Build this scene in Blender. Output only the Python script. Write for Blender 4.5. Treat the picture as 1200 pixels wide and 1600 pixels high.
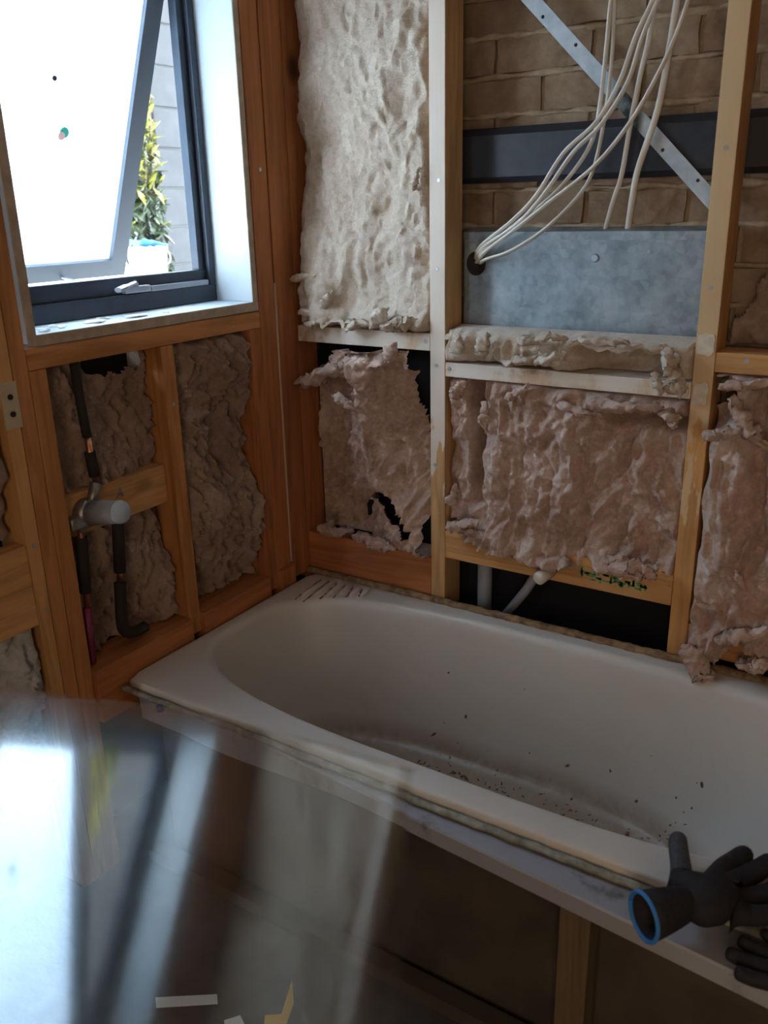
import bpy, bmesh, math, random
from mathutils import Vector, Matrix, noise
random.seed(7)
SC = bpy.context.scene
for o in list(bpy.data.objects): bpy.data.objects.remove(o)
COL = SC.collection

# ------------------------------------------------------------------ camera
cam = bpy.data.cameras.new('camera'); camo = bpy.data.objects.new('camera', cam); COL.objects.link(camo)
CAM = Vector((1.57557, -1.98004, 1.56572))
RIGHT = Vector((0.84048555, 0.54137142, -0.02238353))
DOWN = Vector((0.16140864, -0.28959633, -0.94344116))
FWD = Vector((-0.51723427, 0.78933577, -0.33078356))
m = Matrix((RIGHT, -DOWN, -FWD)).transposed().to_4x4(); m.translation = CAM
camo.matrix_world = m
cam.sensor_fit = 'HORIZONTAL'; cam.sensor_width = 36.0; cam.lens = 1366.8 / 1200 * 36
cam.clip_start = 0.02
cam.dof.use_dof = True; cam.dof.focus_distance = 2.25; cam.dof.aperture_fstop = 5.5
SC.camera = camo

# ------------------------------------------------------------------ light
SC.view_settings.view_transform = 'Standard'; SC.view_settings.look = 'None'
SC.view_settings.gamma = 1.0; SC.view_settings.use_curve_mapping = False
SC.view_settings.exposure = 0.62
w = bpy.data.worlds.new('sky'); SC.world = w; w.use_nodes = True
bg = w.node_tree.nodes['Background']
bg.inputs[0].default_value = (0.70, 0.85, 1.0, 1); bg.inputs[1].default_value = 18.0
sun = bpy.data.lights.new('sun', 'SUN'); sun.energy = 3.0; sun.angle = math.radians(1.0); sun.color = (1, .93, .8)
suno = bpy.data.objects.new('sun', sun); COL.objects.link(suno)
suno.rotation_euler = Vector((-0.05, 0.72, 0.70)).to_track_quat('Z', 'Y').to_euler()
portal = bpy.data.lights.new('window_daylight', 'AREA'); portal.shape = 'RECTANGLE'; portal.size = 0.72; portal.size_y = 0.95
portal.cycles.is_portal = True
po = bpy.data.objects.new('window_daylight', portal); COL.objects.link(po); po.location = (-0.02, -0.515, 1.80)
po.rotation_euler = Vector((-1, 0, 0)).to_track_quat('Z', 'Y').to_euler()
# added warm fill lamp behind the camera; no such source is known
dl = bpy.data.lights.new('rear_fill_light', 'AREA'); dl.shape = 'RECTANGLE'; dl.size = 0.85; dl.size_y = 1.9
dl.energy = 11.5; dl.color = (1.0, 0.76, 0.54)
dlo = bpy.data.objects.new('rear_fill_light', dl); COL.objects.link(dlo); dlo.location = (1.9, -3.14, 1.25)
dlo.rotation_euler = Vector((0.12, -1, 0)).to_track_quat('Z', 'Y').to_euler()

# ------------------------------------------------------------------ materials
class NT:
    def __init__(s, name):
        s.m = bpy.data.materials.new(name); s.m.use_nodes = True
        s.t = s.m.node_tree; s.n = s.t.nodes; s.l = s.t.links
        s.b = s.n['Principled BSDF']; s.out = s.n['Material Output']
    def add(s, typ, ins=None, **kw):
        n = s.n.new(typ)
        for k, v in kw.items(): setattr(n, k, v)
        for k, v in (ins or {}).items():
            if hasattr(v, 'is_output'): s.l.new(v, n.inputs[k])
            else: n.inputs[k].default_value = v
        return n
    def coord(s, scale=(1, 1, 1), kind='Object', rnd=True):
        tc = s.add('ShaderNodeTexCoord')
        v = tc.outputs[kind]
        if rnd:
            oi = s.add('ShaderNodeObjectInfo')
            mu = s.add('ShaderNodeMath', {0: oi.outputs['Random'], 1: 37.0}, operation='MULTIPLY')
            ad = s.add('ShaderNodeVectorMath', {0: v, 1: mu.outputs[0]}, operation='ADD'); v = ad.outputs[0]
        return s.add('ShaderNodeMapping', {'Vector': v, 'Scale': scale}).outputs[0]
    def noise(s, vec, scale, detail=4, rough=.55, dist=0.0):
        return s.add('ShaderNodeTexNoise', {'Vector': vec, 'Scale': scale, 'Detail': detail, 'Roughness': rough, 'Distortion': dist}).outputs['Fac']
    def ramp(s, fac, stops):
        r = s.add('ShaderNodeValToRGB', {'Fac': fac}); e = r.color_ramp.elements
        while len(e) < len(stops): e.new(0.5)
        for el, (p, c) in zip(e, stops):
            el.position = p; el.color = (*c, 1) if len(c) == 3 else c
        return r.outputs['Color']
    def mix(s, fac, a, b, mode='MIX'):
        n = s.add('ShaderNodeMix', data_type='RGBA', blend_type=mode)
        for i, v in ((0, fac), (6, a), (7, b)):
            if hasattr(v, 'is_output'): s.l.new(v, n.inputs[i])
            else: n.inputs[i].default_value = v if i == 0 or len(v) == 4 else (*v, 1)
        return n.outputs[2]
    def bump(s, h, strength=.3, dist=.01):
        b = s.add('ShaderNodeBump', {'Height': h, 'Strength': strength, 'Distance': dist})
        s.l.new(b.outputs[0], s.b.inputs['Normal'])
    def base(s, c, rough=.6, metal=0., spec=.5):
        if hasattr(c, 'is_output'): s.l.new(c, s.b.inputs['Base Color'])
        else: s.b.inputs['Base Color'].default_value = (*c, 1)
        if hasattr(rough, 'is_output'): s.l.new(rough, s.b.inputs['Roughness'])
        else: s.b.inputs['Roughness'].default_value = rough
        s.b.inputs['Metallic'].default_value = metal
        s.b.inputs['Specular IOR Level'].default_value = spec
        return s.m

def mat_wood(name, axis, tone, pale=None, pale_amt=0.0, z0=None, knots=True):
    s = NT(name); sc = [14, 14, 14]; sc[axis] = 1.1
    v = s.coord(tuple(sc)); f = s.noise(v, 2.2, 5, .6, 1.2)
    g = s.noise(s.coord((3, 3, 3)), 1.5, 3)
    dark = tuple(c * .62 for c in tone); lite = tuple(min(1, c * 1.25) for c in tone)
    c = s.ramp(f, [(.3, dark), (.52, tone), (.75, lite)])
    c = s.mix(s.ramp(g, [(.45, (0, 0, 0)), (.7, (.45, .45, .45))]), c, dark)
    k = s.add('ShaderNodeTexVoronoi', {'Vector': s.coord(tuple(4.2 if i != axis else 2.6 for i in range(3))), 'Scale': 1.0}).outputs['Distance']
    if knots: c = s.mix(s.ramp(k, [(.05, (1, 1, 1)), (.13, (0, 0, 0))]), c, (.11, .045, .02))
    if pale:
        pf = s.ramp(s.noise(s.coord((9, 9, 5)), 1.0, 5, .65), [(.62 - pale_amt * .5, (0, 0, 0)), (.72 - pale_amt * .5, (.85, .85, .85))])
        if z0 is not None:      # plaster glue plus window light painted pale down to this height, ragged end
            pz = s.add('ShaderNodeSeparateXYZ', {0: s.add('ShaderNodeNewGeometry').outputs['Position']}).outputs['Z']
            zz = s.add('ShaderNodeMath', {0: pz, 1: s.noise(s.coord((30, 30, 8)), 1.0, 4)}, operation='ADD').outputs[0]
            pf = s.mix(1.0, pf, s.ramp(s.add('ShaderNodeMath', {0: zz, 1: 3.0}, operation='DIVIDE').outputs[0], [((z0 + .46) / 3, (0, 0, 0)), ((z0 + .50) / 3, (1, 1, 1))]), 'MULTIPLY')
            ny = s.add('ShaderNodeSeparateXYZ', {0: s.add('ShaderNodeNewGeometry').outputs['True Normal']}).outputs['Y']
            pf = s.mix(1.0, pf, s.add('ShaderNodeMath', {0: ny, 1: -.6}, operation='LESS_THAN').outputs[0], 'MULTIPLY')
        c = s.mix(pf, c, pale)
    s.bump(f, .25, .002)
    return s.base(c, .62, 0, .3)
TONE = (.50, .215, .072); TONE2 = (.42, .155, .055); TONE3 = (.58, .31, .12)
WOOD = [mat_wood('timber_' + 'xyz'[i], i, TONE) for i in range(3)]
REDW = [mat_wood('shaded_red_timber_' + 'xyz'[i], i, TONE2) for i in range(3)]  # darker, redder timber; left-side shade is partly put into the colour
YELW = [mat_wood('pale_pine_' + 'xyz'[i], i, TONE3) for i in range(3)]
PALEW = [mat_wood('light_paled_pine_' + 'xyz'[i], i, (.62, .45, .30), (.72, .66, .58), .5) for i in range(3)]  # pale tone is partly window light put into the colour
GREYW = [mat_wood('grimy_timber_' + 'xyz'[i], i, (.22, .215, .22), (.34, .34, .37), .62, None, False) for i in range(3)]
STUDW = [mat_wood('light_and_glue_pine_z', 2, (.56, .33, .15), (.72, .64, .55), 1.0, .93)] * 3
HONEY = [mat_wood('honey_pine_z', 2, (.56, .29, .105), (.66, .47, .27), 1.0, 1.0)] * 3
OLDW = [mat_wood('shade_dark_batten_' + 'xyz'[i], i, (.15, .105, .062)) for i in range(3)]  # wood tone lowered for the shade under the tub rail

def mat_wool(name, c0, c1, c2):
    s = NT(name); v = s.coord((1, 1, 1))
    a = s.noise(v, 9, 6, .62, .4); b = s.noise(v, 70, 5, .7, .8); st = s.noise(s.coord((40, 40, 160)), 1.6, 4, .6, 2.0)
    c = s.ramp(a, [(.32, c0), (.5, c1), (.68, c2)])
    c = s.mix(.35, c, s.ramp(b, [(.3, tuple(x * .6 for x in c1)), (.7, tuple(min(1, x * 1.2) for x in c2))]))
    h = s.add('ShaderNodeMath', {0: b, 1: st}, operation='ADD').outputs[0]
    s.bump(h, .55, .006)
    s.b.inputs['Sheen Weight'].default_value = .35; s.b.inputs['Sheen Roughness'].default_value = .6
    s.b.inputs['Sheen Tint'].default_value = (.9, .8, .75, 1)
    return s.base(c, .95, 0, .1)
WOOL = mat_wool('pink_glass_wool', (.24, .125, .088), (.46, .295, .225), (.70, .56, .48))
WOOLW = mat_wool('lit_cream_glass_wool', (.45, .345, .25), (.58, .475, .37), (.70, .615, .51))  # paler wool, with window light on the upper bay put into the colour
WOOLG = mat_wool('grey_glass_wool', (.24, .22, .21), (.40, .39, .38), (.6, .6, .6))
WOOLD = mat_wool('shaded_glass_wool', (.20, .115, .082), (.30, .195, .145), (.42, .31, .24))  # darker wool, with the shade under the window put into the colour

def simple(name, c, rough=.6, metal=0., spec=.5, var=0.0, bump=0.0, scale=30):
    s = NT(name)
    if var or bump:
        f = s.noise(s.coord(), scale, 5, .6)
        col = s.ramp(f, [(.3, tuple(x * (1 - var) for x in c)), (.7, tuple(min(1, x * (1 + var)) for x in c))])
        if bump: s.bump(f, bump, .003)
        return s.base(col, rough, metal, spec)
    return s.base(c, rough, metal, spec)
M_BLACK = simple('black_plastic', (.022, .024, .032), .42, 0, .45, .3, .1, 20)
M_SARK = simple('black_building_wrap', (.012, .012, .016), .7, 0, .2)
M_FRAME = simple('charcoal_aluminium', (.035, .045, .062), .42, .3, .5, .15)
M_HANDLE = simple('grey_metal_handle', (.36, .38, .42), .4, .5)
M_REVEAL = simple('white_painted_board', (.52, .57, .595), .5, 0, .4, .04, .05, 8)
M_LINER = simple('raw_liner_edge', (.42, .33, .25), .7, 0, .3, .2)
M_CABLE = simple('white_cable_sheath', (.72, .69, .62), .45, 0, .4)
M_LAG = simple('black_pipe_lagging', (.018, .014, .014), .8)
M_COPPER = simple('copper', (.80, .36, .24), .28, 1.0)
M_PINK = simple('purple_pipe', (.18, .02, .07), .5)
M_GREYPL = simple('grey_plastic', (.30, .32, .36), .5, 0, .4)
M_CAP = simple('pale_grey_cap', (.46, .52, .60), .55)
M_BRASS = simple('dull_brass', (.30, .28, .25), .4, .8, .5, .3, .2, 60)
M_WHITEPL = simple('off_white_plastic', (.70, .66, .58), .5)
M_PAPER = simple('white_paper', (.82, .82, .80), .8)
M_YELLOW = simple('yellow_plastic', (.72, .42, .03), .5)
M_GREEN = simple('green_ink', (.12, .29, .13), .7, 0, .2, .4, 0, 80)
M_GLOVE = simple('black_glove_knit', (.016, .015, .018), .75, 0, .3, .3, .35, 160)
M_GLOVEG = simple('grey_glove_coating', (.05, .055, .058), .6, 0, .35, .3, .3, 120)
M_CUFF = simple('blue_cuff_trim', (.04, .20, .52), .7)
M_DEBRIS = simple('dark_crumbs', (.13, .095, .065), .9)
M_CEIL = simple('ceiling_plaster', (.62, .58, .53), .8)
M_ROOM = simple('bare_plasterboard', (.50, .45, .39), .85, 0, .2, .08)
M_BOARDB = simple('pale_blue_plasterboard', (.56, .72, .88), .75, 0, .25, .05, .05, 14)
M_STRIPB = simple('pale_blue_offcut', (.50, .62, .68), .7, 0, .25, .08, .05, 14)
M_CEMENT = simple('grey_cement_sheet', (.25, .245, .225), .85, 0, .2, .2, .15, 10)
M_PLASTER = simple('cream_plaster', (.66, .68, .58), .85)
M_SHEET = simple('shade_dark_sheet', (.075, .058, .043), .85, 0, .2, .35, .2, 5)  # darkened brown that carries the shade beneath the tub
M_NAIL = simple('steel_nail', (.45, .5, .56), .4, .8)
M_ADH = simple('mouldy_adhesive', (.24, .155, .085), .85, 0, .3, .6, .5, 40)
M_CAULK = simple('dirty_caulk', (.25, .25, .205), .8, 0, .3, .55, .5, 30)
M_STONE = simple('concrete_block', (.045, .045, .047), .9, 0, .2, .12, .2, 12)
M_PAVE = simple('pale_paving', (.72, .70, .66), .9, 0, .2, .08, .1, 6)
M_BUCKET = simple('white_bucket', (.85, .85, .85), .5)
M_BLUE = simple('blue_plastic_rag', (.012, .13, .42), .6)
M_CREAMLINE = simple('cream_filler', (.50, .36, .26), .8)

def mat_floor():
    s = NT('dusty_concrete'); a = s.noise(s.coord(), 4, 6, .6); b = s.noise(s.coord(), 60, 4)
    c = s.ramp(a, [(.3, (.055, .05, .046)), (.55, (.105, .098, .09)), (.75, (.17, .16, .145))]); s.bump(b, .3, .003)
    return s.base(c, .85, 0, .2)
def mat_galv():
    s = NT('galvanised_steel'); v = s.coord()
    vo = s.add('ShaderNodeTexVoronoi', {'Vector': v, 'Scale': 60.0}).outputs['Color']
    f = s.noise(v, 11, 6, .65)
    c = s.ramp(f, [(.3, (.17, .22, .25)), (.5, (.27, .335, .37)), (.72, (.42, .48, .52))])
    c = s.mix(.10, c, s.add('ShaderNodeRGBToBW', {0: vo}).outputs[0]); s.bump(f, .12, .004)
    return s.base(c, .5, .55, .5)
def mat_brick():
    s = NT('old_clay_brick'); v = s.coord()
    f = s.noise(v, 14, 6, .65); g = s.noise(v, 90, 4)
    oi = s.add('ShaderNodeObjectInfo').outputs['Random']
    c = s.ramp(f, [(.28, (.16, .105, .065)), (.5, (.27, .19, .125)), (.72, (.38, .29, .20))])
    c = s.mix(s.add('ShaderNodeMath', {0: oi, 1: .45}, operation='MULTIPLY').outputs[0], c, (.20, .125, .085))
    s.bump(g, .5, .004); return s.base(c, .92, 0, .15)
def mat_mortar():
    s = NT('sandy_mortar'); f = s.noise(s.coord(), 30, 6, .7)
    c = s.ramp(f, [(.3, (.26, .19, .12)), (.7, (.46, .36, .25))]); s.bump(f, .6, .006); return s.base(c, .95, 0, .1)
def mat_bath():
    s = NT('cream_bath_enamel')
    geo = s.add('ShaderNodeNewGeometry'); sep = s.add('ShaderNodeSeparateXYZ', {0: geo.outputs['Position']})
    v = s.coord(rnd=False)
    c = s.mix(s.ramp(s.noise(v, 3.0, 5, .6), [(.35, (0, 0, 0)), (.75, (.35, .35, .35))]), (.64, .595, .54), (.54, .485, .415))
    # settled dirt on the bottom of the tub (its own broken-up shape)
    low = s.add('ShaderNodeMapRange', {0: sep.outputs['Z'], 1: .19, 2: .115, 3: 0., 4: 1.}).outputs[0]
    dn = s.ramp(s.noise(v, 17, 6, .7, .6), [(.36, (.55, .55, .55)), (.62, (1, 1, 1))])
    k = s.add('ShaderNodeMath', {0: low, 1: dn}, operation='MULTIPLY').outputs[0]
    k = s.add('ShaderNodeMath', {0: k, 1: 1.25}, operation='MULTIPLY').outputs[0]
    k = s.add('ShaderNodeMath', {0: k, 1: .85}, operation='MINIMUM').outputs[0]
    c = s.mix(k, c, (.33, .245, .16))
    return s.base(c, .32, 0, .5)
def mat_glass():
    s = NT('obscure_glass'); f = s.noise(s.coord(rnd=False), 120, 4, .6)
    bp = s.add('ShaderNodeBump', {'Height': f, 'Strength': .4, 'Distance': .004})
    tl = s.add('ShaderNodeBsdfTranslucent', {'Color': (.58, .64, .70, 1), 'Normal': bp.outputs[0]})
    tp = s.add('ShaderNodeBsdfTransparent', {'Color': (.45, .48, .5, 1)})
    gl = s.add('ShaderNodeBsdfGlossy', {'Roughness': .25, 'Color': (1, 1, 1, 1), 'Normal': bp.outputs[0]})
    a = s.add('ShaderNodeMixShader', {0: .30, 1: tl.outputs[0], 2: tp.outputs[0]})
    b = s.add('ShaderNodeMixShader', {0: .06, 1: a.outputs[0], 2: gl.outputs[0]})
    s.l.new(b.outputs[0], s.out.inputs['Surface']); return s.m
def mat_leaf(name, c):
    s = NT(name); r = s.add('ShaderNodeObjectInfo').outputs['Random']
    s.b.inputs['Subsurface Weight'].default_value = 0
    f = s.noise(s.coord(), 9, 3)
    return s.base(s.ramp(f, [(.3, tuple(x * .7 for x in c)), (.7, tuple(x * 1.3 for x in c))]), .5, 0, .4)
M_FLOOR, M_GALV, M_BRICK, M_MORTAR, M_BATH, M_GLASS = mat_floor(), mat_galv(), mat_brick(), mat_mortar(), mat_bath(), mat_glass()
M_LEAF = mat_leaf('sunlit_green_leaf', (.16, .16, .03)); M_LEAF2 = mat_leaf('shaded_green_leaf', (.03, .042, .022))

# ------------------------------------------------------------------ helpers
def tag(o, label=None, cat=None, group=None, kind=None):
    if label: o['label'] = label
    if cat: o['category'] = cat
    if group: o['group'] = group
    if kind: o['kind'] = kind
    return o
def link(name, bm, mat, parent=None, smooth=False, origin=True):
    me = bpy.data.meshes.new(name)
    if origin and bm.verts:
        xs = [v.co.x for v in bm.verts]; ys = [v.co.y for v in bm.verts]; zs = [v.co.z for v in bm.verts]
        c = Vector(((min(xs) + max(xs)) / 2, (min(ys) + max(ys)) / 2, min(zs)))
        for v in bm.verts: v.co -= c
    else: c = Vector((0, 0, 0))
    bm.to_mesh(me); bm.free()
    for mm in (mat if isinstance(mat, (list, tuple)) else [mat]): me.materials.append(mm)
    if smooth:
        for p in me.polygons: p.use_smooth = True
    o = bpy.data.objects.new(name, me); COL.objects.link(o)
    if parent:
        o.parent = parent; o.location = c - world(parent)
    else: o.location = c
    return o
def world(o):
    p = o.location.copy()
    while o.parent: o = o.parent; p = p + o.location
    return p
def empty(name, loc):
    o = bpy.data.objects.new(name, None); COL.objects.link(o); o.location = loc; o.empty_display_size = .05; return o
def box(bm, x0, x1, y0, y1, z0, z1, bev=0.0, mi=0):
    r = bmesh.ops.create_cube(bm, size=1.0)
    vs = r['verts']
    for v in vs: v.co = Vector(((x0 + x1) / 2 + v.co.x * (x1 - x0), (y0 + y1) / 2 + v.co.y * (y1 - y0), (z0 + z1) / 2 + v.co.z * (z1 - z0)))
    if bev:
        es = list({e for v in vs for e in v.link_edges})
        bmesh.ops.bevel(bm, geom=es, offset=bev, segments=2, profile=.6, affect='EDGES')
    return bm
def newbox(*a, **k): return box(bmesh.new(), *a, **k)
def prism(bm, pts, axis_vec):
    lo = [bm.verts.new(p) for p in pts]; hi = [bm.verts.new(Vector(p) + Vector(axis_vec)) for p in pts]; n = len(pts)
    bm.faces.new(lo[::-1]); bm.faces.new(hi)
    for i in range(n): bm.faces.new((lo[i], lo[(i + 1) % n], hi[(i + 1) % n], hi[i]))
    bmesh.ops.recalc_face_normals(bm, faces=bm.faces[:]); return bm
def hexa(bm, p):   # eight corner points: bottom 4 ccw, top 4 ccw
    v = [bm.verts.new(q) for q in p]
    for f in ((3, 2, 1, 0), (4, 5, 6, 7), (0, 1, 5, 4), (1, 2, 6, 5), (2, 3, 7, 6), (3, 0, 4, 7)): bm.faces.new([v[i] for i in f])
    bmesh.ops.recalc_face_normals(bm, faces=bm.faces[:]); return bm
def tube(bm, pts, r, n=10, flat=1.0, cap=True):
    pts = [Vector(p) for p in pts]; rings = []; up = None
    rr = r if isinstance(r, (list, tuple)) else [r] * len(pts)
    for i, p in enumerate(pts):
        t = (pts[min(i + 1, len(pts) - 1)] - pts[max(i - 1, 0)]).normalized()
        if up is None: up = Vector((0, 0, 1)) if abs(t.z) < .9 else Vector((1, 0, 0))
        a = t.cross(up).normalized(); b = a.cross(t).normalized(); up = b
        rings.append([bm.verts.new(p + (a * math.cos(2 * math.pi * k / n) + b * math.sin(2 * math.pi * k / n) * flat) * rr[i]) for k in range(n)])
    for A, B in zip(rings, rings[1:]):
        for k in range(n): bm.faces.new((A[k], A[(k + 1) % n], B[(k + 1) % n], B[k]))
    if cap: bm.faces.new(rings[0][::-1]); bm.faces.new(rings[-1])
    return bm
def spline(pts, n=8):
    pts = [Vector(p) for p in pts]; P = [pts[0]] + pts + [pts[-1]]; out = []
    for i in range(1, len(P) - 2):
        for k in range(n):
            t = k / n; a, b, c, d = P[i - 1], P[i], P[i + 1], P[i + 2]
            out.append(.5 * ((2 * b) + (c - a) * t + (2 * a - 5 * b + 4 * c - d) * t * t + (3 * b - a - 3 * c + d) * t ** 3))
    out.append(pts[-1]); return out
def sstep(a, b, x):
    t = max(0., min(1., (x - a) / (b - a))); return t * t * (3 - 2 * t)

# ------------------------------------------------------------------ room shell
tag(link('floor', newbox(-.21, 3.1, -3.3, .26, -.1, 0), M_FLOOR), 'dusty dark concrete floor of the stripped bathroom', 'floor', kind='structure')
tag(link('ceiling', newbox(-.25, 3.2, -3.4, .3, 2.45, 2.55), M_CEIL), 'plain ceiling above the stripped bathroom', 'ceiling', kind='structure')
tag(link('wall_right', newbox(3.0, 3.1, -3.3, .16, 0, 2.45), M_ROOM), 'bare plasterboard wall opposite the window', 'wall', kind='structure')
bm = bmesh.new(); box(bm, -.1, 1.4, -3.3, -3.2, 0, 2.45); box(bm, 2.4, 3.0, -3.3, -3.2, 0, 2.45); box(bm, 1.4, 2.4, -3.3, -3.2, 2.25, 2.45); box(bm, 1.4, 2.4, -3.32, -3.3, 0, 2.25)
tag(link('wall_rear', bm, M_ROOM), 'plasterboard wall behind the photographer with a recess added for the fill light', 'wall', kind='structure')
# outer skin of the window wall with the window hole (y -.885..-.165, z 1.30..2.25)
bm = bmesh.new(); X0, X1 = -.21, -.15
box(bm, X0, X1, -3.3, -.905, 0, 2.45); box(bm, X0, X1, -.16, .3, 0, 2.45); box(bm, X0, X1, -.905, -.16, 0, 1.30); box(bm, X0, X1, -.905, -.16, 2.26, 2.45)
tag(link('wall_left', bm, M_SARK), 'black building wrap backing the window wall framing', 'wall', kind='structure')

tag(link('wall_sky_block', newbox(-.21, -.15, -4.5, 4.5, 2.56, 5.4), M_ROOM), 'unseen wall added above the window to keep sky light off the garden wall', 'wall', kind='structure')  # added out of view to cut sky light on the garden wall
# back wall: brick by brick
wb = tag(link('wall_back', newbox(-.2, 3.0, .156, .26, 0, 2.45), M_MORTAR), 'old rough brick wall behind the open framing', 'wall', kind='structure')
brick_meshes = []
for k in range(4):
    bm = bmesh.new(); bmesh.ops.create_cube(bm, size=1)
    bmesh.ops.subdivide_edges(bm, edges=bm.edges[:], cuts=3, use_grid_fill=True)
    for v in bm.verts:
        v.co = Vector((v.co.x * .228, v.co.y * .05, v.co.z * .074))
        v.co += noise.noise_vector(v.co * 22 + Vector((k * 9, 0, 0))) * .0045
    me = bpy.data.meshes.new('brick'); bm.to_mesh(me); bm.free(); me.materials.append(M_BRICK); brick_meshes.append(me)
z = 1.035; row = 0
while z < 2.42:
    x = -.06 - (.12 if row % 2 else 0)
    while x < 1.95:
        b = bpy.data.objects.new('brick', random.choice(brick_meshes)); COL.objects.link(b); b.parent = wb
        b.location = Vector((x, .171 + random.uniform(-.006, .004), z + random.uniform(-.002, .002))) - world(wb)
        b.rotation_euler = (random.uniform(-.02, .02), random.uniform(-.012, .012), random.uniform(-.012, .012) + (math.pi if random.random() < .5 else 0))
        x += .24
    z += .086; row += 1
# mortar squeezed out of the bed joints, one lumpy run per course
z = 1.035 + .043
while z < 2.4:
    bm = bmesh.new(); N = 150
    pts = [Vector((-.1 + 2.0 * i / N, .149 + .008 * noise.noise((i * .35, z * 9, 0)), z + .005 * noise.noise((i * .2, z * 7, 5)))) for i in range(N + 1)]
    tube(bm, pts, [.0075 + .007 * max(-.6, noise.noise((i * .5, z * 11, 3))) for i in range(N + 1)], 6)
    link('mortar_joint', bm, M_MORTAR, wb, True); z += .086
# perpend joints
# ------------------------------------------------------------------ timber framing
def timber(name, label, cat, x0, x1, y0, y1, z0, z1, W, nails=(), bev=.002):
    d = [x1 - x0, y1 - y0, z1 - z0]; ax = d.index(max(d))
    bm = bmesh.new(); box(bm, x0, x1, y0, y1, z0, z1, bev)
    o = tag(link(name, bm, W[ax]), label, cat)
    for (p, nrm) in nails:
        b2 = bmesh.new(); n = Vector(nrm)
        tube(b2, [Vector(p) - n * .004, Vector(p) + n * .0015], random.uniform(.004, .0055), 8)
        link('nail_head', b2, M_NAIL, o)
    return o
NB = (0, -1, 0); NL = (1, 0, 0)
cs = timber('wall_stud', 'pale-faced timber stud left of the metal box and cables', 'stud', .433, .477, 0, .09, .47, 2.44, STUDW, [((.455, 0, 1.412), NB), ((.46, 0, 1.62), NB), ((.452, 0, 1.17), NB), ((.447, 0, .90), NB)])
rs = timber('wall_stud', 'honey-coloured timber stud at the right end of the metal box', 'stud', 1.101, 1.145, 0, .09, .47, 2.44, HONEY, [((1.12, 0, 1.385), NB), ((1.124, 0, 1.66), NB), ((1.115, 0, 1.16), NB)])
M_GLUE = simple('dried_cream_glue', (.66, .58, .46), .8, 0, .3, .15, .4, 60)
rdg = random.Random(5)
for (z0_, z1_, x0_, x1_) in ((1.238, 1.292, 1.103, 1.142), (1.128, 1.186, 1.103, 1.140), (1.145, 1.178, 1.062, 1.099)):
    bm = bmesh.new(); n = 16
    pts = [((x0_ + x1_) / 2 + (x1_ - x0_) / 2 * max(-1, min(1, 1.25 * math.cos(6.2832 * k / n))) * rdg.uniform(.8, 1), -.004, (z0_ + z1_) / 2 + (z1_ - z0_) / 2 * max(-1, min(1, 1.25 * math.sin(6.2832 * k / n))) * rdg.uniform(.75, 1)) for k in range(n)]
    prism(bm, pts, (0, .0045, 0)); link('glue_patch', bm, M_GLUE, rs)
timber('wall_noggin', 'pale short noggin under the tall cream batt beside the corner', 'noggin', .0, .432, 0, .09, 1.206, 1.250, PALEW, [((.42, 0, 1.23), NB)])
timber('wall_noggin', 'pale noggin sandwiched between pink batts below the metal box', 'noggin', .478, 1.10, 0, .09, 1.143, 1.180, PALEW, [((.49, 0, 1.165), NB)])
timber('wall_noggin', 'pale noggin running off the right edge of the photo', 'noggin', 1.146, 1.95, 0, .09, 1.207, 1.250, YELW, [((1.21, 0, 1.235), NB)])
timber('wall_noggin', 'wide red-brown rail above the tub corner', 'rail', .0, .432, .0, .045, .51, .626, REDW)
lp = timber('wall_noggin', 'orange rail with a green stamp above the black opening', 'rail', .478, 1.10, .0, .045, .636, .716, YELW)
timber('wall_noggin', 'orange rail under the right-hand batt at the photo edge', 'rail', 1.146, 1.95, .0, .045, .525, .60, WOOD)
timber('wall_stud', 'bleached stud well right of the photo frame', 'stud', 1.95, 1.995, 0, .09, .47, 2.44, WOOD)
timber('wall_stud', 'shadowed red stud at the left end of the brick wall framing', 'stud', -.045, -.003, .002, .09, .47, 2.44, REDW)
# green stamp on the rail: rows of smudged strokes
bm = bmesh.new(); x = .875
rd = random.Random(3)
while x < 1.045:
    for k in range(4):
        cx = x + rd.uniform(-.003, .005); cz = .672 + rd.uniform(-.011, .011)
        if rd.random() < .5: box(bm, cx - .0024, cx + .0024, -.0005, .001, cz - .008, cz + .008)
        else: box(bm, cx - .007, cx + .007, -.0005, .001, cz - .0024, cz + .0024)
    x += .0145
link('green_stamp', bm, M_GREEN, lp)['label'] = 'smudged green ink stamp'
# corner and window wall timbers (fronts on x = 0)
timber('corner_stud', 'red stud tight in the corner beside the tall cream batt', 'stud', -.09, -.002, -.086, -.002, .50, 2.44, REDW)
st = timber('trimmer_stud', 'full-height red stud right of the white window reveal', 'stud', -.09, 0, -.158, -.094, .50, 2.44, REDW, [((0, -.12, 1.66), NL)])
bm = bmesh.new(); tube(bm, [(.0005, -.0915 + .0012 * noise.noise((i * .7, 0, 0)), .56 + i * .022) for i in range(38)], .0032, 6)
link('filler_bead', bm, M_CREAMLINE, st, True)['label'] = 'cream bead of filler down the edge'
timber('jack_stud', 'short red stud under the right end of the window beam', 'stud', -.09, 0, -.204, -.160, .50, 1.262, REDW)
timber('sill_trimmer', 'horizontal timber beam under the window sill', 'beam', -.09, 0, -.882, -.160, 1.263, 1.306, WOOD)
timber('jack_stud', 'narrow orange stud in the middle of the bay under the window', 'stud', -.09, 0, -.522, -.482, .50, 1.262, WOOD, [((0, -.50, 1.12), NL)])
timber('jack_stud', 'orange stud under the left end of the window beam', 'stud', -.09, 0, -.882, -.841, .0, 1.262, WOOD)
timber('trimmer_stud', 'orange full-height stud left of the window, middle of three', 'stud', -.09, 0, -.919, -.884, .0, 2.44, WOOD)
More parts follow.
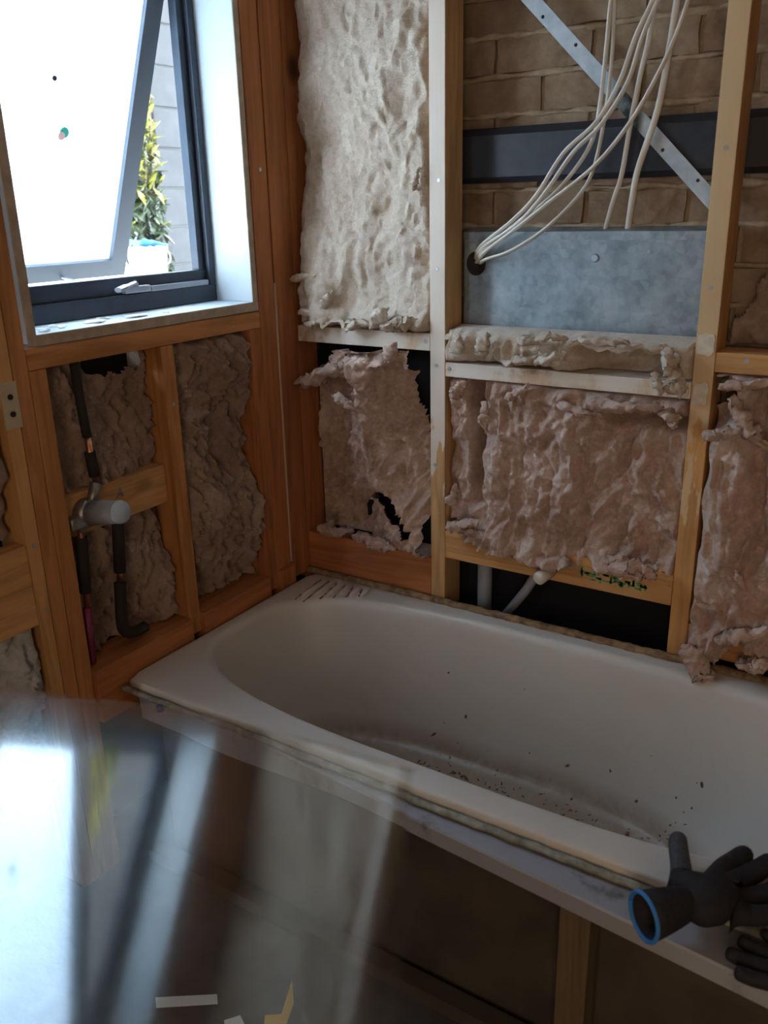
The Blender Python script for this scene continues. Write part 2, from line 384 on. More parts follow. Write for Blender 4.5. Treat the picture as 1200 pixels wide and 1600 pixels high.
t3 = timber('trimmer_stud', 'orange stud with a nail plate, outermost of the three left of the window', 'stud', -.09, 0, -.952, -.921, .0, 2.44, YELW, [((0, -.935, .90), NL), ((0, -.936, .75), NL)])
bm = newbox(-.001, .0025, -.955, -.917, 1.155, 1.25, .0008)
npo = link('nail_plate', bm, simple('zinc_plate', (.55, .46, .32), .55, .3), t3); npo['label'] = 'pale nail plate with two dark nails'
for zz in (1.185, 1.22):
    b2 = bmesh.new(); tube(b2, [(.001, -.936, zz), (.005, -.936, zz)], .006, 8); link('nail_head', b2, M_LAG, npo)
timber('wall_noggin', 'wide orange board at the left photo edge', 'board', -.045, -.002, -1.62, -.953, .72, .905, YELW)
timber('wall_stud', 'orange stud in the window wall left of the photo', 'stud', -.09, 0, -1.665, -1.62, 0, 2.44, WOOD)
timber('mixer_noggin', 'yellow noggin carrying the shower mixer body', 'noggin', -.085, -.03, -.840, -.523, .872, .970, YELW)
for (a, b, l) in ((-.840, -.523, 'dark ledger under the plumbing bay beside the tub'), (-.481, -.205, 'dark ledger under the right window bay beside the tub'), (-.159, -.09, 'stub of ledger in the tub corner')):
    timber('ledger', l, 'ledger', -.09, .014, a, b, .41, .553, REDW)

# ------------------------------------------------------------------ glass wool batts
def batt(name, label, plane, u0, u1, v0, v1, mat, depth, mask=None, amp=.02, step=.0055, seed=0, back=-.085, edge=.011, vstr=.65, fs=1.0, cat='insulation'):
    """Lumpy fibre sheet. plane 'B': u=x, v=z, towards the room is -y.  plane 'L': u=y, v=z, towards the room is +x."""
    nu = max(8, int((u1 - u0) / step)); nv = max(8, int((v1 - v0) / step)); bm = bmesh.new(); G = {}
    for i in range(nu + 1):
        for j in range(nv + 1):
            u = u0 + (u1 - u0) * i / nu; v = v0 + (v1 - v0) * j / nv
            p = Vector((u, v * vstr, seed * 3.17)); wv = noise.noise_vector(p * 7)
            q = p + wv * .035
            c1 = noise.voronoi(q * 15)[0]; c2 = noise.voronoi(q * 38)[0]
            qs = Vector((q.x * 1.0, q.y * .55, q.z))
            fold = 1 - abs(noise.noise(qs * 17 + wv * 2)) * 2.2; fold2 = 1 - abs(noise.noise(q * 34 + wv * 3)) * 2.0
            h = fs * (.55 * (c1[1] - c1[0]) + .40 * (.6 - c2[0]) + .55 * fold * abs(fold) + .30 * fold2 - .5) + (1.0 + .7 * (1 - fs)) * noise.fractal(q * 7, 1., 2., 5) + (.2 + .3 * fs) * noise.fractal(p * 55, .7, 2., 3)
            d = depth(u, v) + 1.5 * amp * h
            if not (mask and not mask(u, v)):
                e = min(u - u0, u1 - u, v - v0, v1 - v); rim = math.exp(-max(0, e) / edge * 1.6)
                d = d * (1 - rim) + (back if e <= 1e-6 else min(d, back * .35)) * rim
            du = .008 * noise.noise(p * 38 + Vector((5, 0, 0))); dv = .008 * noise.noise(p * 38 + Vector((0, 5, 0)))
            if i in (0, nu): du = 0
            if j in (0, nv): dv = 0
            u += du; v += dv
            G[i, j] = bm.verts.new((u, -d, v) if plane == 'B' else (d, u, v)); G[i, j].index = 0
    for i in range(nu):
        for j in range(nv):
            u = u0 + (u1 - u0) * (i + .5) / nu; v = v0 + (v1 - v0) * (j + .5) / nv
            if mask and not mask(u, v): continue
            f = (G[i, j], G[i + 1, j], G[i + 1, j + 1], G[i, j + 1])
            bm.faces.new(f)
    bmesh.ops.delete(bm, geom=[v for v in bm.verts if not v.link_faces], context='VERTS')
    return tag(link(name, bm, mat, None, True), label, cat)
def tufts(parent, plane, spots, mat, seed=1, label=None):
    """loose torn flaps hanging off a batt, each its own part"""
    rd = random.Random(seed)
    for (u, v, d, ln, wd, ang) in spots:
        bm = bmesh.new(); n = 26; pts = []; rr = []
        for k in range(n + 1):
            t = k / n; uu = u + math.cos(ang) * ln * t; vv = v + math.sin(ang) * ln * t
            wob = noise.noise_vector(Vector((uu * 40, vv * 40, seed))) * .006
            dd = d + .012 * math.sin(t * math.pi) + wob.z
            pts.append((uu + wob.x, -dd, vv + wob.y) if plane == 'B' else (dd, uu + wob.x, vv + wob.y))
            rr.append(wd * (.25 + math.sin(math.pi * min(1, .12 + t * .86)) ** .8) * (1 + .5 * noise.noise((k * .7, seed, u * 9))))
        tube(bm, pts, rr, 16, .62)
        for vtx in bm.verts: vtx.co += noise.noise_vector(vtx.co * 38) * wd * .75 + noise.noise_vector(vtx.co * 120) * wd * .45
        link('torn_tuft', bm, mat, parent, True)

# tall cream batt beside the corner
def d1(u, v): return -.012 + .022 * sstep(1.33, 1.27, v) - .05 * sstep(.05, .0, u) * sstep(1.3, 1.5, v) + .012 * math.sin(u * 16 + v * 5)
b1 = batt('insulation_batt', 'tall cream glass wool batt filling the bay right of the corner', 'B', .003, .431, 1.251, 2.44, WOOLW, d1, amp=.016, fs=.22, seed=1, step=.005)
tufts(b1, 'B', [(-.005, 1.378, .012, .10, .010, .12), (.05, 1.262, .02, .12, .014, .05), (.17, 1.268, .022, .10, .017, -.05), (.28, 1.268, .022, .06, .016, .9), (.31, 1.27, .022, .10, .017, .1), (.02, 1.285, .01, .07, .012, .2), (.10, 1.30, .014, .07, .012, .8), (.395, 1.60, .006, .05, .007, 1.2)], WOOLW, 3)
# slumped batt below it: folded cap, ridge and a black hole
RID = [(1.19, .262), (1.08, .262), (.944, .258), (.86, .268), (.808, .290), (.76, .335), (.703, .405), (.62, .43)]
def ridge_u(v):
    for (va, ua), (vb, ub) in zip(RID, RID[1:]):
        if vb <= v <= va: return ub + (ua - ub) * (v - vb) / (va - vb)
    return RID[0][1] if v > RID[0][0] else RID[-1][1]
def d2(u, v):
    r = ridge_u(v); s = u - r
    top = sstep(1.09, 1.17, v)
    d = .062 - (1.05 * s if s > 0 else -.55 * s)
    d += top * .05 * sstep(.02, .18, u) * sstep(.40, .3, u)
    d -= .10 * sstep(1.150, 1.08, v) * sstep(.26, .12, u) * .6
    hol = sstep(.060, .03, math.hypot((u - .285) * .85, (v - .765 + (u - .285) * .55) * 1.25)) 
    d -= .09 * hol + .05 * sstep(.05, .02, math.hypot(u - .20, (v - .79) * 1.6))
    if v < .71: d += .03 * sstep(.71, .65, v) * sstep(.45, .2, u)
    return max(d, -.085)
def edge2(v): return .362 + .06 * sstep(1.12, .85, v) + .012 * noise.noise((v * 26, 0, 0)) + .005 * noise.noise((v * 90, 0, 0))
def top2(u): return 1.125 + .075 * sstep(.0, .20, u) + .010 * noise.noise((u * 32, 3, 0))
def m2(u, v):
    if u > edge2(v) or v > top2(u): return False
    return not (math.hypot((u - .305) * .55, (v - .742 + (u - .305) * .52) * 1.25) < .050 + .016 * noise.noise((u * 40, v * 40, 0)))
b2 = batt('insulation_batt', 'slumped pink batt folded over with a black hole, below the tall cream batt', 'B', .003, .431, .628, 1.202, WOOL, d2, m2, amp=.022, seed=2, step=.005)
tufts(b2, 'B', [(.02, 1.092, .03, .20, .022, .33), (.19, 1.168, .055, .16, .020, .05), (.355, 1.185, .07, .05, .011, 1.3), (.16, 1.075, .055, .10, .012, -.35), (.252, 1.0, .05, .12, .008, -1.4), (.07, .66, .03, .12, .018, .1), (.20, .665, .03, .13, .018, -.2)], WOOL, 4)
# strip of batt between box and noggin
def d3(u, v):
    cave = sstep(.80, .88, u) * sstep(1.075, 1.04, u) * sstep(1.252, 1.235, v + .02 * noise.noise((u * 20, 0, 0))) * sstep(1.175, 1.19, v)
    return .012 - .12 * cave + .018 * sstep(1.03, 1.07, u) + .008 * math.sin(u * 40)
b3 = batt('insulation_batt', 'low strip of pink batt lying between the metal box and the noggin', 'B', .478, 1.099, 1.181, 1.268, WOOLW, d3, amp=.014, seed=3, step=.005, edge=.014)
bm = bmesh.new(); nu, nv = 90, 14; G = {}
for i in range(nu + 1):
    for j in range(nv + 1):
        u = .479 + .619 * i / nu; y = -.006 + .100 * j / nv
        G[i, j] = bm.verts.new((u, y, 1.254 + .012 * noise.fractal(Vector((u * 22, y * 22, 4)), 1, 2, 4) - (.014 if j == 0 else 0)))
for i in range(nu):
    for j in range(nv): bm.faces.new((G[i, j], G[i + 1, j], G[i + 1, j + 1], G[i, j + 1]))
link('batt_top', bm, WOOLW, b3, True)
tufts(b3, 'B', [(1.04, 1.262, .03, .10, .017, -1.15), (1.065, 1.24, .032, .085, .016, -1.3), (1.03, 1.20, .03, .05, .010, -1.2), (1.055, 1.17, .022, .035, .013, .2), (.66, 1.195, .03, .09, .011, .25), (.74, 1.205, .032, .09, .010, .3), (.53, 1.215, .028, .04, .013, 1.3), (.60, 1.21, .028, .05, .013, 1.4), (.83, 1.262, .03, .16, .010, .02), (.70, 1.255, .03, .12, .012, .1)], WOOLW, 5)
# middle batt over the black opening
def d4(u, v):
    g = -.12 * sstep(.028, .006, abs(u - (.562 + .02 * noise.noise((v * 9, 0, 0))))) * sstep(.78, .84, v)
    roll = .045 * sstep(.87, .90, u) * math.exp(-((v - 1.118) / .018) ** 2) - .075 * sstep(.90, .94, u) * math.exp(-((v - 1.083) / .014) ** 2)
    foot = .03 * sstep(.77, .72, v)
    return -.012 + g + roll + foot + .045 * sstep(.585, .64, u) * sstep(.92, .68, u) - .02 * sstep(.85, 1.05, u) + .008 * math.sin(u * 70 + 3 * noise.noise((v * 4, u * 3, 0)))
def bot4(u): return .700 + .018 * noise.noise((u * 18, 1, 0)) + .05 * sstep(.56, .50, u) - .006 * sstep(.9, 1., u)
b4 = batt('insulation_batt', 'lumpy pink batt above the green-stamped rail', 'B', .478, 1.099, .672, 1.142, WOOL, d4, lambda u, v: v > bot4(u), amp=.021, seed=4, step=.005, vstr=.5)
tufts(b4, 'B', [(.955, .738, .035, .12, .026, -.06), (.50, .742, .03, .10, .016, .3), (.55, .735, .032, .12, .015, .15), (.52, 1.10, .03, .05, .012, .9), (.67, 1.105, .025, .07, .011, .7), (.88, 1.118, .03, .17, .013, .03), (.80, 1.108, .028, .11, .012, -.2), (.70, .71, .03, .16, .02, -.05), (.50, .80, .01, .06, .012, 1.2), (1.06, 1.115, .02, .035, .016, -.9), (.60, 1.09, .02, .08, .010, -1.4)], WOOL, 6)
# right batt
def d5(u, v):
    return .028 - .085 * sstep(.05, .015, math.hypot(u - 1.166, (v - 1.135) * .6)) - .055 * math.exp(-((u - (1.255 + .10 * (1.1 - v))) / .014) ** 2) * sstep(.75, .95, v) - .05 * sstep(.05, .0, math.hypot((u - 1.31) * .8, v - .685)) + .02 * sstep(.62, .56, v)
def m5(u, v): return v > .530 + .03 * noise.noise((u * 14, 2, 0)) + .05 * sstep(1.22, 1.27, u) and math.hypot(u - 1.163, (v - 1.165) * .6) > .022
b5 = batt('insulation_batt', 'bulging pink batt right of the honey-coloured stud, spilling onto the tub edge', 'B', 1.147, 1.949, .515, 1.206, WOOL, d5, m5, amp=.02, seed=5, vstr=.5)
tufts(b5, 'B', [(1.17, 1.185, .03, .12, .014, .15), (1.20, 1.16, .045, .13, .016, -.9), (1.15, 1.075, .05, .09, .014, .35), (1.16, .57, .055, .10, .020, -.9), (1.22, .60, .05, .12, .016, .5), (1.28, .55, .05, .11, .02, .35), (1.25, .78, .05, .05, .006, -1.1)], WOOL, 7)
def d6(u, v): return -.085 + .02 * math.sin(u * 30)
batt('insulation_batt', 'dark wool stuffed behind the frame right of the metal box', 'B', 1.15, 1.949, 1.251, 1.44, WOOLD, d6, lambda u, v: v < 1.42 - .10 * sstep(1.24, 1.15, u) + .03 * noise.noise((u * 20, 0, 0)), amp=.02, seed=6, back=-.14)
# window wall batts
def dl1(u, v): return -.055 + .018 * math.sin(u * 19 + v * 9) - .012 * sstep(.99, 1.1, v)
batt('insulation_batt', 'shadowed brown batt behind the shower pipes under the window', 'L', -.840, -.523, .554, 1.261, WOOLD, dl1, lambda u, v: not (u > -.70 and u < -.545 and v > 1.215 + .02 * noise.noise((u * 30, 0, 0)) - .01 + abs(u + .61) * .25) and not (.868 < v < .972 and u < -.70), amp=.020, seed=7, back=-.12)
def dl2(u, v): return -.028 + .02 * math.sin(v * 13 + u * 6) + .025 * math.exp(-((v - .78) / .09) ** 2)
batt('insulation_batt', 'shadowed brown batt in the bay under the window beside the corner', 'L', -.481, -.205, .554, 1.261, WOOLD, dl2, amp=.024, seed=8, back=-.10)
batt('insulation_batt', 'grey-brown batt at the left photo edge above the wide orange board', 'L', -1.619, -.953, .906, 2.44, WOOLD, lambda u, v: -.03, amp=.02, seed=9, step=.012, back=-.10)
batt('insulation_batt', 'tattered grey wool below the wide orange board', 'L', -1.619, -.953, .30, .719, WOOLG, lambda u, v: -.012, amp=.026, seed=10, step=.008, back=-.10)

# ------------------------------------------------------------------ window
bm = bmesh.new(); FX0, FX1 = -.165, -.125; Y0, Y1, Z0, Z1 = -.878, -.184, 1.3335, 2.235
box(bm, FX0, FX1, Y0, Y1, Z0, Z0 + .042, .002)                        # lower half of the sill member
box(bm, FX0, FX1 - .014, Y0 + .004, Y1 - .004, Z0 + .042, Z0 + .082, .002)   # stepped upper half
box(bm, FX0, FX1, Y0, Y1, Z1 - .045, Z1, .002)
for s, a in ((1, Y0), (-1, Y1)):
    box(bm, FX0, FX1, min(a, a + s * .022), max(a, a + s * .022), Z0 + .042, Z1 - .045, .002)
    box(bm, FX0, FX1 - .014, min(a + s * .022, a + s * .046), max(a + s * .022, a + s * .046), Z0 + .082, Z1 - .045, .002)
win = tag(link('window_1', bm, M_FRAME), 'charcoal aluminium awning window open above the plumbing bay', 'window', kind='structure')
# sash hinged at the top, pushed open
H = Vector((-.135, 0, 2.19)); dv = Vector((-.362, 0, -.932)).normalized(); nv_ = Vector((-dv.z, 0, dv.x)); L = .845
SY0, SY1 = Y0 + .048, Y1 - .048
def sp(t, y, o): return H + dv * t + nv_ * o + Vector((0, y, 0))
def sbox(bm, t0, t1, y0, y1, o0, o1):
    return hexa(bm, [sp(t0, y0, o0), sp(t1, y0, o0), sp(t1, y1, o0), sp(t0, y1, o0), sp(t0, y0, o1), sp(t1, y0, o1), sp(t1, y1, o1), sp(t0, y1, o1)])
bm = bmesh.new()
sbox(bm, 0, .045, SY0, SY1, -.015, .015); sbox(bm, L - .045, L, SY0, SY1, -.015, .015)
sbox(bm, .045, L - .045, SY0, SY0 + .052, -.015, .015); sbox(bm, .045, L - .045, SY1 - .052, SY1, -.015, .015)
sash = link('sash', bm, simple('grey_sash_aluminium', (.115, .13, .15), .5, .3), win)
bm = bmesh.new(); sbox(bm, .046, L - .046, SY0 + .043, SY1 - .043, -.003, .003)
link('glass_pane', bm, M_GLASS, sash)['label'] = 'obscure textured pane'
def on_pane(u, v):                 # point of the pane under a photo pixel
    r = RIGHT * ((u - 600) / 1366.82) + DOWN * ((v - 800) / 1366.82) + FWD
    n = nv_; t = ((H + nv_ * .006) - CAM).dot(n) / r.dot(n); return CAM + r * t
for (u, v, r, mt, nm) in ((85, 122, .006, M_LAG, 'fly_spot'), (100, 207, .013, simple('teal_sticker', (.02, .45, .35), .6), 'sticker'), (95, 212, .010, simple('pink_sticker', (.8, .5, .45), .6), 'sticker')):
    p = on_pane(u, v); bm = bmesh.new(); tube(bm, [p, p + nv_ * .002 * (1.5 if r == .010 else 1)], r, 12); link(nm, bm, mt, sash)
# winder on the sill of the frame
bm = bmesh.new(); box(bm, FX1 - .014, FX1 + .004, -.50, -.42, Z0 + .044, Z0 + .060, .003)
tube(bm, spline([(FX1 - .004, -.46, Z0 + .058), (FX1 + .006, -.472, Z0 + .068), (FX1 + .02, -.50, Z0 + .066), (FX1 + .028, -.545, Z0 + .058)], 5), [.007] * 8 + [.008] * 4 + [.011] * 4, 9, .6)
box(bm, FX1 - .013, FX1 + .000, -.415, -.212, Z0 + .0425, Z0 + .056, .002)
link('winder_handle', bm, M_HANDLE, win)['label'] = 'grey winder handle and chain track'
bm = bmesh.new(); tube(bm, [(FX1 - .01, -.455, Z0 + .07), (-.30, -.45, 1.385), (-.425, -.445, 1.407)], .004, 6); link('chain_arm', bm, M_HANDLE, win)
# reveal linings
def trim(n, label, x0, x1, y0, y1, z0, z1, front=True):
    o = tag(link('trim_%d' % n, newbox(x0, x1, y0, y1, z0, z1, .001), M_REVEAL), label, 'trim', kind='structure')
    return o
def edging(o, x0, x1, y0, y1, z0, z1): link('raw_edge', newbox(x0, x1, y0, y1, z0, z1, .0008), M_LINER, o)['label'] = 'unpainted timber front edge'
t = trim(1, 'white painted reveal board right of the window', -.15, -.003, -.182, -.163, 1.333, 2.25); edging(t, -.003, 0, -.182, -.163, 1.333, 2.25)
t = trim(2, 'reveal board left of the window seen edge on', -.15, -.003, -.874, -.853, 1.333, 2.25); edging(t, -.003, 0.001, -.874, -.853, 1.310, 2.25)
t = trim(3, 'white window sill board with flaking paint', -.15, -.003, -.853, -.163, 1.311, 1.3325); edging(t, -.003, .001, -.853, -.163, 1.309, 1.332)
rd = random.Random(11)
for k in range(9):
    y = rd.uniform(-.83, -.45); x = rd.uniform(-.09, -.02); bm = bmesh.new(); n = 7; r = rd.uniform(.012, .035)
    pts = [(x + math.cos(2 * math.pi * i / n) * r * .55 * rd.uniform(.6, 1), y + math.sin(2 * math.pi * i / n) * r * rd.uniform(.7, 1.2), 1.3328 + rd.uniform(0, .004)) for i in range(n)]
    prism(bm, pts, (0, 0, .0018)); link('paint_flake', bm, M_PAPER, t)
trim(4, 'reveal board above the window', -.15, 0, -.853, -.182, 2.2355, 2.255)

# ------------------------------------------------------------------ outside the window
g = tag(link('ground_outside', newbox(-6, -.22, -4, 5, .9, 1.08), M_PAVE), 'sunlit pale paving outside the window', 'ground', kind='structure')
bw = tag(link('garden_wall', newbox(-2.36, -2.16, 1.48, 4.3, 1.08, 3.9), simple('block_mortar', (.08, .08, .078), .9)), 'grey concrete block wall outside the open window', 'wall', kind='structure')
bm = bmesh.new(); box(bm, -.195, .195, -.09, .012, -.095, .095, .006); bme = bpy.data.meshes.new('block'); bm.to_mesh(bme); bm.free(); bme.materials.append(M_STONE)
for r_ in range(14):
    for c_ in range(7):
        b = bpy.data.objects.new('block', bme); COL.objects.link(b); b.parent = bw; b.rotation_euler = (0, 0, math.pi / 2)
        b.location = Vector((-2.155 + random.uniform(-.004, .004), 1.675 + c_ * .40 + (.0 if r_ % 2 else .1), 1.18 + r_ * .20)) - world(bw)
        b.rotation_euler = (0, 0, -math.pi / 2)
def bush(name, label, cx, cy, z0, z1, rx, ry, n, mats, seed):
    rd = random.Random(seed); root = empty(name, (cx, cy, z0)); tag(root, label, 'shrub')
    bm = bmesh.new()
    for k in range(7): tube(bm, spline([(cx + rd.uniform(-.1, .1), cy + rd.uniform(-.1, .1), z0), (cx + rd.uniform(-rx, rx) * .6, cy + rd.uniform(-ry, ry) * .6, (z0 + z1) / 2), (cx + rd.uniform(-rx, rx), cy + rd.uniform(-ry, ry), z1)], 4), .008, 5)
    link('stem', bm, simple('bark', (.10, .075, .05), .9), root)
    bms = [bmesh.new() for _ in mats]
    for k in range(n):
        t = rd.random(); z = z0 + (z1 - z0) * t; a = rd.uniform(0, 6.28); r = math.sqrt(rd.random()) * (1 - .45 * t * t)
        c = Vector((cx + rx * r * math.cos(a), cy + ry * r * math.sin(a), z)); q = Matrix.Rotation(rd.uniform(0, 6.28), 3, 'Z') @ Matrix.Rotation(rd.uniform(-1.1, 1.1), 3, 'X')
        l = rd.uniform(.03, .06); b = bms[0 if rd.random() < sstep(.2, .65, t) else 1]  # sunlit and shaded leaf colours picked by height
        vs = [b.verts.new(c + q @ Vector(p)) for p in ((0, -l, 0), (l * .45, 0, l * .15), (0, l, 0), (-l * .45, 0, l * .15))]
        b.faces.new(vs)
    for b, mt, nm in zip(bms, mats, ('leaves', 'leaves')):
        o = link(nm, b, mt, root); o['kind'] = 'stuff'
bush('leafy_shrub', 'yellow-green leafy shrub seen through the open window gap', -2.02, 1.30, 1.08, 2.62, .11, .17, 1500, (M_LEAF, M_LEAF2), 5)
BX, BY = -1.65, .985
bk = empty('bucket', (BX, BY, 1.08)); tag(bk, 'white bucket with a blue rag outside the window', 'bucket')
bm = bmesh.new(); prof = [(.070, 1.082), (.090, 1.398), (.096, 1.398), (.096, 1.408), (.086, 1.408), (.066, 1.095)]; N = 28; R = []
for (r, z) in prof: R.append([bm.verts.new((BX + r * math.cos(2 * math.pi * i / N), BY + r * math.sin(2 * math.pi * i / N), z)) for i in range(N)])
for A, B in zip(R, R[1:]):
    for i in range(N): bm.faces.new((A[i], A[(i + 1) % N], B[(i + 1) % N], B[i]))
bm.faces.new(R[0][::-1]); bm.faces.new(R[-1]); link('pail', bm, M_BUCKET, bk, True)
bm = bmesh.new(); tube(bm, [(BX + .02 + .08 * math.sin(q), BY + .098 * math.cos(q), 1.400 - .07 * math.sin(q)) for q in [math.pi * i / 14 for i in range(15)]], .003, 6)
link('handle', bm, M_NAIL, bk, True)
bm = bmesh.new(); nu, nv = 18, 10; G = {}
for i in range(nu + 1):
    for j in range(nv + 1):
        y = BY - .092 + .15 * i / nu; x = BX - .08 + .16 * j / nv
        G[i, j] = bm.verts.new((x, y, 1.413 + .040 * (1 - .8 * i / nu) * (.6 + .4 * math.sin(j * .7)) + .012 * noise.noise((x * 30, y * 30, 0))))
for i in range(nu):
    for j in range(nv): bm.faces.new((G[i, j], G[i + 1, j], G[i + 1, j + 1], G[i, j + 1]))
r = link('blue_rag', bm, M_BLUE, None, True); md = r.modifiers.new('thick', 'SOLIDIFY'); md.thickness = .004; md.offset = 1
tag(r, 'crumpled blue rag lying over the bucket rim', 'rag')
bm = bmesh.new(); hexa(bm, [(-1.36, .56, 1.08), (-1.34, .56, 1.08), (-1.36, .72, 1.08), (-1.38, .72, 1.08), (-1.44, .56, 1.42), (-1.42, .56, 1.42), (-1.46, .69, 1.36), (-1.48, .69, 1.36)])
tag(link('white_board', bm, M_BUCKET), 'white board offcut propped left of the bucket outside', 'board')

# ------------------------------------------------------------------ cavity services
bm = bmesh.new(); prism(bm, [(-.1, .118, 1.612), (-.1, .104, 1.625), (-.1, .102, 1.72), (-.1, .118, 1.738), (-.1, .1455, 1.738), (-.1, .1455, 1.612)], (2.04, 0, 0))
tag(link('black_duct', bm, M_BLACK), 'black plastic duct running flat across the bricks', 'duct')
mb = empty('metal_box', (.8, .098, 1.262)); tag(mb, 'galvanised steel box with cables entering its left side', 'box')
bm = newbox(.478, 1.13, .098, .144, 1.262, 1.485, .003)
link('body', bm, M_GALV, mb)
bm = bmesh.new(); prism(bm, [(.478, .096, 1.478), (.478, .096, 1.497), (.478, .144, 1.507), (.478, .144, 1.485), (.478, .0985, 1.485)], (.652, 0, 0)); link('lid', bm, M_GALV, mb)
bm = bmesh.new(); tube(bm, [(.828, .099, 1.437), (.828, .093, 1.437)], [.011, .008], 10); link('screw', bm, M_NAIL, mb)
bm = bmesh.new(); tube(bm, [(.955, .099, 1.452), (.955, .095, 1.452)], .004, 8); link('screw', bm, M_NAIL, mb)
bm = bmesh.new(); HC = Vector((.515, .0965, 1.420))
for k in range(24):
    a = 2 * math.pi * k / 24
rings = []
for (r, y) in ((.026, .098), (.026, .093), (.020, .090), (.018, .0975)):
    rings.append([bm.verts.new((HC.x + r * math.cos(2 * math.pi * k / 24), y, HC.z + r * 1.15 * math.sin(2 * math.pi * k / 24))) for k in range(24)])
for A, B in zip(rings, rings[1:]):
    for k in range(24): bm.faces.new((A[k], A[(k + 1) % 24], B[(k + 1) % 24], B[k]))
bm.faces.new(rings[-1]); link('grommet', bm, M_LAG, mb, True)['label'] = 'dark cable entry hole'
# diagonal brace strap
a = Vector((.54, .093, 2.103)); b = Vector((1.103, .093, 1.541)); t = (b - a).normalized(); nn = Vector((t.z, 0, -t.x)) * .0165
bm = bmesh.new(); hexa(bm, [a - nn, b - nn, b + nn, a + nn] if False else [a - nn, b - nn, b - nn + Vector((0, .002, 0)), a - nn + Vector((0, .002, 0)), a + nn, b + nn, b + nn + Vector((0, .002, 0)), a + nn + Vector((0, .002, 0))])
def mat_strap():
    s = NT('banded_strap'); geo = s.add('ShaderNodeNewGeometry'); sep = s.add('ShaderNodeSeparateXYZ', {0: geo.outputs['Position']})
    f = s.noise(s.coord(), 30, 4)
    k = s.ramp(sep.outputs['X'], [(.84, (0, 0, 0)), (.862, (1, 1, 1)), (.908, (1, 1, 1)), (.925, (0, 0, 0))])  # dark greenish band across the middle of the strap
    k = s.mix(1.0, k, s.ramp(f, [(.35, (.5, .5, .5)), (.55, (1, 1, 1))]), 'MULTIPLY')
    c = s.mix(k, s.ramp(f, [(.3, (.36, .40, .43)), (.7, (.52, .56, .58))]), (.03, .045, .032))
    return s.base(c, .55, .3)
sb = tag(link('brace_strap', bm, mat_strap()), 'galvanised diagonal brace strap behind the studs', 'strap')
for k in range(7):
    p = a + (b - a) * (.12 + k * .13) + nn * (.35 if k % 2 else -.35); bm = bmesh.new(); tube(bm, [p + Vector((0, -.0006, 0)), p + Vector((0, .0005, 0))], .004, 8); link('strap_hole', bm, M_LAG, sb)
def bp(u, v, y):          # world point on plane y under photo pixel, used once to lay out cables in the cavity
    r = RIGHT * ((u - 600) / 1366.82) + DOWN * ((v - 800) / 1366.82) + FWD
    return CAM + r * ((y - CAM.y) / r.y)
def cable(label, pts, grp, r=.0060):
    P = [bp(u, v, y) for (u, v, y) in pts]
    bm = bmesh.new(); tube(bm, spline(P, 7), r, 8, .62)
    return tag(link('electrical_cable', bm, M_CABLE, None, True), label, 'cable', grp)
GC = 'white cables above the metal box'
cable('white cable from the box hole taking the uppermost arc', [(744, 404, .092), (752, 384, .06), (800, 345, .05), (838, 305, .048), (880, 240, .046), (932, 190, .046), (968, 128, .046), (992, 60, .046), (1020, 0, .048), (1050, -70, .05)], GC)
cable('white cable from the box hole close beneath the uppermost arc', [(746, 406, .092), (756, 386, .058), (806, 352, .04), (848, 306, .036), (896, 238, .034), (938, 196, .034), (980, 130, .034), (1003, 60, .034), (1028, 0, .036), (1056, -70, .04)], GC)
cable('white cable from the box hole sweeping furthest right to the top', [(748, 408, .092), (760, 392, .052), (800, 362, .03), (858, 316, .026), (930, 258, .024), (988, 186, .024), (1032, 108, .024), (1058, 50, .024), (1075, 0, .026), (1092, -70, .03)], GC)
cable('white cable from the box hole rising steeply in the leftmost line', [(745, 410, .092), (758, 390, .062), (812, 345, .056), (856, 312, .054), (896, 268, .054), (926, 218, .054), (938, 160, .054), (948, 70, .054), (955, 0, .056), (966, -70, .06)], GC)
cable('white cable from the box hole hanging in the lowest loop', [(750, 411, .092), (762, 404, .05), (800, 391, .044), (852, 357, .046), (902, 308, .05), (926, 268, .052), (942, 200, .056), (952, 130, .06), (958, 60, .062), (962, -70, .066)], GC)
cable('white cable dropping behind the box, left one of the pair', [(946, 358, .122), (958, 315, .085), (972, 270, .082), (984, 200, .082), (1000, 120, .082), (1014, 60, .082), (1024, 0, .084), (1036, -70, .085)], GC)
cable('thick white cable dropping behind the box, right one of the pair', [(981, 358, .122), (988, 310, .085), (996, 268, .082), (1012, 220, .080), (1028, 170, .080), (1042, 100, .080), (1058, 0, .082), (1070, -70, .085)], GC, .0072)
# lower opening
bm = newbox(-.02, 1.90, .114, .118, .20, 1.02); box(bm, -.02, .44, .1185, .1225, .9, 1.24); tag(link('black_membrane', bm, M_SARK), 'black membrane behind the tub opening, carried up to darken the batt hole', 'membrane')  # black sheet stretched past the opening as shade behind the torn wool
bm = bmesh.new(); tube(bm, [(.560, .085, .3), (.560, .085, .70)], .021, 14); tag(link('waste_pipe', bm, M_GREYPL, None, True), 'dim grey vertical pipe at the left of the black opening', 'pipe')
bm = bmesh.new(); tube(bm, [(.63, .06, .46), (.70, .055, .565), (.735, .05, .63)], .013, 12); tag(link('slanting_pipe', bm, M_GREYPL, None, True), 'slanting grey pipe under the green-stamped rail', 'pipe')
sp_ = empty('spout_outlet', (.785, .0, .665)); tag(sp_, 'capped white spout stub poking through the stamped rail', 'pipe')
bm = bmesh.new(); tube(bm, [(.795, .0, .667), (.79, -.022, .667)], .0145, 12); link('pipe_stub', bm, M_BRASS, sp_, True)
bm = bmesh.new(); tube(bm, [(.794, -.012, .668), (.783, -.062, .662), (.781, -.066, .661)], [.017, .0175, .014], 16); link('cap', bm, M_WHITEPL, sp_, True)

